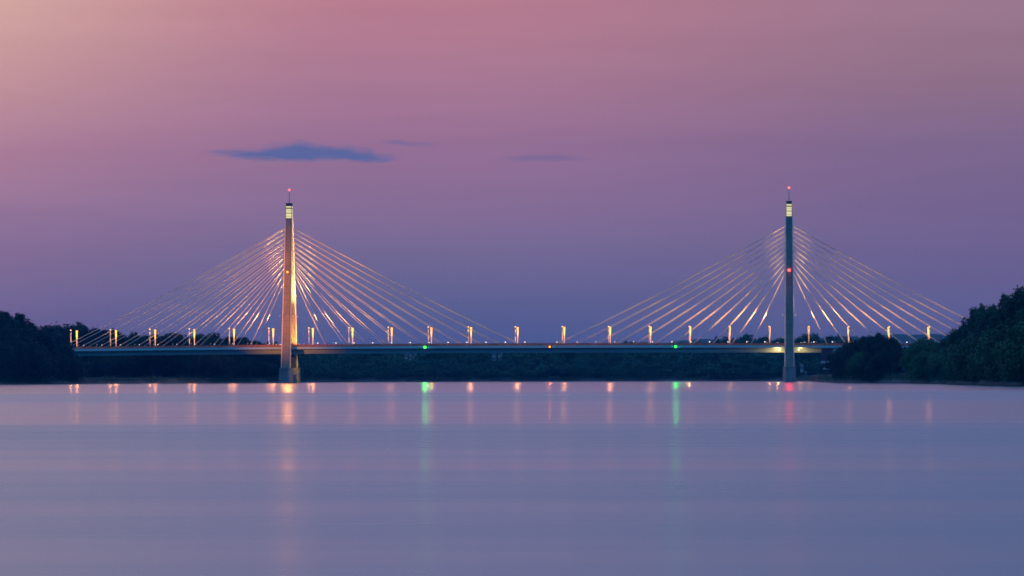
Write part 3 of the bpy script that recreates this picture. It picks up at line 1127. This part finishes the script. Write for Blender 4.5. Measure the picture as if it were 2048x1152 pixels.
# the clump that hides the end of the side span
CLX = [1666, 1680, 1695, 1709, 1723, 1738, 1752, 1765, 1775, 1782]
CL = [(1655, 722), (1664, 704), (1675, 692), (1690, 683), (1705, 678), (1715, 669), (1735, 661), (1750, 658), (1768, 660), (1780, 667), (1790, 681), (1798, 700), (1804, 716)]
for i, (px, kd, dY) in enumerate(((1666, 'oak', 70), (1680, 'oak', 90), (1695, 'willow', 60), (1709, 'oak', 90), (1723, 'oak', 70), (1738, 'oak', 100), (1752, 'oak', 60), (1765, 'oak', 90), (1775, 'oak', 60), (1782, 'willow', 80))):
    tree(kd, px, shore(px) + dY, interp(CL, px) + 1, '%s tree from the left in the clump right of the right pylon' % ORD[i], 'clump of trees right of the right pylon', 0.85)
for k in range(16):
    px = 1668 + k * 7.4 + tree_rnd.uniform(-2, 2)
    top = interp(CL, px) + (766 - interp(CL, px)) * tree_rnd.uniform(0.25, 0.6)
    tree(tree_rnd.choice(['willow', 'oak']), px, shore(px) + tree_rnd.uniform(14, 45), top, 'low bushy tree below the %s tree of the clump right of the right pylon' % near_ord(px, CLX), 'low trees at the foot of the clump', 0.9, px > 1735)

# left bank
LT = [(-60, 612), (0, 618), (22, 615), (40, 622), (52, 634), (60, 640), (90, 640), (110, 640), (132, 636), (150, 638), (172, 640), (186, 645), (200, 646), (215, 652),
      (232, 655), (250, 657), (272, 661), (300, 662), (340, 664), (376, 658), (400, 661), (420, 661), (440, 665), (462, 668), (486, 668), (503, 669), (515, 675), (530, 680), (560, 683), (590, 700)]
i = 0
px = -20.0
left_px = []
while px < 575:
    front = px < 96
    left_px.append(px)
    Y = shore(px) + tree_rnd.uniform(60, 130) if front else max(3360, shore(px) + 110) + tree_rnd.uniform(0, 60)
    lb = ('%s on the left bank before the bridge end, %s from the left' if front else '%s behind the deck, %s of the left skyline trees')
    kd = tree_rnd.choice(['poplar', 'oak', 'oak'])
    tree(kd, px, Y, interp(LT, px) + tree_rnd.uniform(-2, 5), lb % ({'poplar': 'poplar', 'oak': 'broad tree'}[kd], ORDX[i]), 'skyline trees of the left bank', 1.5)
    i += 1
    px += tree_rnd.uniform(13, 18)
for k in range(85):
    px = -30 + k * 7.1 + tree_rnd.uniform(-3, 3)
    sy_ = interp(LT, px)
    if px < 150:
        Y = shore(px) + tree_rnd.uniform(20, 110)
        top = sy_ + (766 - sy_) * tree_rnd.uniform(0.1, 0.6)
        if px > 88: top = max(top, 660 + (px - 88) * 0.75)
    elif px < 165:
        continue
    else:
        Y = max(3345, shore(px) + 60) + tree_rnd.uniform(0, 90)
        top = sy_ + (766 - sy_) * tree_rnd.uniform(0.08, 0.5)
    tree(tree_rnd.choice(['oak', 'willow', 'poplar']), px, Y, top, 'dark tree in the left wood below its %s skyline tree from the left' % near_ord(px, left_px), 'trees inside the left bank wood', 1.1)

# far wood across the river, reads as one mass
FT = [(60, 692), (580, 690), (700, 693), (800, 691), (900, 689), (1000, 688), (1100, 688), (1200, 688), (1240, 684), (1262, 679), (1290, 681), (1305, 687), (1330, 690), (1400, 684), (1425, 672),
      (1450, 669), (1500, 668), (1520, 668), (1560, 673), (1600, 671), (1640, 670), (1680, 673), (1720, 675), (1800, 684), (1900, 684), (2000, 684), (2200, 680)]
chunks = []
fr = np.random.default_rng(3)
base = {k: [crown_np(50 + s, 24, 17, k, 2400, 0.8) for s in range(4)] for k in ('oak', 'willow', 'poplar')}
for row in range(8):
    px = 575.0 if row > 2 else 60.0
    while px < 2150:
        Y = shore(min(px, 1580)) + 22 + row * 38 + (90 if row > 5 else 0) + fr.uniform(-12, 12)
        if px > 1600 or px < 575: Y = 3960 + row * 40 + (90 if row > 5 else 0)
        sky_y = interp(FT, px) + fr.uniform(-1, 4)
        f = [0.62, 0.40, 0.22, 0.1, 0.02, 0.0, 0.0, 0.0][row]
        top = sky_y + (762 - sky_y) * max(0, f + fr.uniform(-0.12, 0.12))
        if (796 < px < 843 or 972 < px < 1016) and row < 6: top = max(top, 719 + fr.uniform(-3, 4))
        h = max(5, height(px, top, Y) - 3)
        V = base[fr.choice(['oak', 'oak', 'willow', 'poplar'])][fr.integers(4)].copy()
        a = fr.uniform(0, 6.28)
        w = fr.uniform(0.8, 1.4) * (0.5 + 0.5 * h / 24)
        x_, y_ = V[:, 0] * w, V[:, 1] * w
        V = np.stack([x_ * math.cos(a) - y_ * math.sin(a) + Y * tanx(px), x_ * math.sin(a) + y_ * math.cos(a) + Y, V[:, 2] * h / 24 + 2.5], 1)
        chunks.append(V)
        px += fr.uniform(18, 30)
tag(part('far_wood', np_mesh('far_wood', np.concatenate(chunks), foliage('far_leaves', (0.016, 0.070, 0.045), (0.095, 0.27, 0.165), 0.07))),
    'long dark teal wood along the far bank under the bridge', kind='stuff')

# undergrowth along the water's edge
chunks = []
for px in np.arange(-60, 2120, 3.2):
    if 575 < px < 1640 and fr.random() < 0.35: continue
    Y = shore(px) + fr.uniform(6, 60)
    V = base['willow'][fr.integers(4)][: 540].copy()
    V[:, 0:2] *= 0.9
    h = fr.uniform(2.0, 5.5)
    V = np.stack([V[:, 0] * 0.45 + Y * tanx(px), V[:, 1] * 0.45 + Y, V[:, 2] * h / 24 + 0.4], 1)
    chunks.append(V)
tag(part('undergrowth', np_mesh('undergrowth', np.concatenate(chunks), M['leaf'])), 'low dark undergrowth lining the river banks', kind='stuff')


# ------------------------------------------------------------------ buildings on the far bank
def block(px0, px1, Y, z1, name, label, storeys, bays, roof='flat', group=None, depth=10, z0=3.0):
    xa, xb = Y * tanx(px0), Y * tanx(px1)
    e = empty(name, ((xa + xb) / 2, Y, z0))
    tag(e, label, 'building', group)
    hw = (xb - xa) / 2
    H = z1 - z0
    mb = MB(); mb.box(-hw, hw, 0, depth, 0, H)
    part('wall', mb.mesh('wall', M['plaster']), e)
    mb = MB()
    if roof == 'flat':
        mb.box(-hw - 0.3, hw + 0.3, -0.3, depth + 0.3, H + 0.004, H + 0.5)
    else:
        mb.add([(-hw - 0.4, -0.4, H), (hw + 0.4, -0.4, H), (hw + 0.4, depth + 0.4, H), (-hw - 0.4, depth + 0.4, H), (-hw - 0.4, depth / 2, H + hw * 0.9), (hw + 0.4, depth / 2, H + hw * 0.9)],
               [(0, 1, 5, 4), (2, 3, 4, 5), (0, 4, 3), (1, 2, 5), (0, 3, 2, 1)])
    part('roof', mb.mesh('roof', M['rooftile']), e)
    w = 2 * hw / bays
    sh = H / storeys
    mb = MB(); mb.box(-w * 0.28, w * 0.28, -0.05, 0.12, 0, sh * 0.55)
    wm_ = mb.mesh('window', M['window'])
    for a in range(storeys):
        for c in range(bays):
            part('window', wm_, e, (-hw + w * (c + 0.5), -0.06, sh * (a + 0.25)))


block(808, 815.5, 4230, 21.0, 'apartment_block', 'leftmost of the three pale apartment blocks above the far wood left of mid span', 6, 2, group='pale apartment blocks on the far bank')
block(818.5, 824, 4230, 23.0, 'apartment_block', 'middle of the three pale apartment blocks above the far wood left of mid span', 7, 2, group='pale apartment blocks on the far bank')
block(826, 831, 4230, 22.0, 'apartment_block', 'rightmost of the three pale apartment blocks above the far wood left of mid span', 7, 2, group='pale apartment blocks on the far bank')
block(984, 991.5, 4230, 22.5, 'apartment_block', 'left one of the two apartment blocks under the deck near mid span', 6, 2, group='pale apartment blocks on the far bank')
block(996, 1003, 4230, 22.5, 'apartment_block', 'right one of the two apartment blocks under the deck near mid span', 6, 2, group='pale apartment blocks on the far bank')
block(1600.5, 1606.5, 3915, 11.5, 'house', 'small pale gabled house among trees right of the right pylon', 2, 2, 'gable', depth=7)
block(1609.5, 1613.5, 3908, 7.0, 'boat_shed', 'small low grey shed below the pale house right of the right pylon', 1, 1, 'flat', depth=4)

# ------------------------------------------------------------------ haze
mz = bpy.data.materials.new('haze_air')
mz.use_nodes = True
nt = mz.node_tree
nt.nodes.clear()
pv = nt.nodes.new('ShaderNodeVolumePrincipled')
pv.inputs['Color'].default_value = (0.03, 0.38, 0.92, 1)
pv.inputs['Density'].default_value = 3.3e-5
pv.inputs['Anisotropy'].default_value = 0.0
out = nt.nodes.new('ShaderNodeOutputMaterial')
nt.links.new(pv.outputs[0], out.inputs['Volume'])
mb = MB(); mb.box(-9500, 9500, -600, 42000, -3.0, 125.0)
tag(part('haze', mb.mesh('haze', mz)), 'thin blue evening haze over the river', kind='stuff')
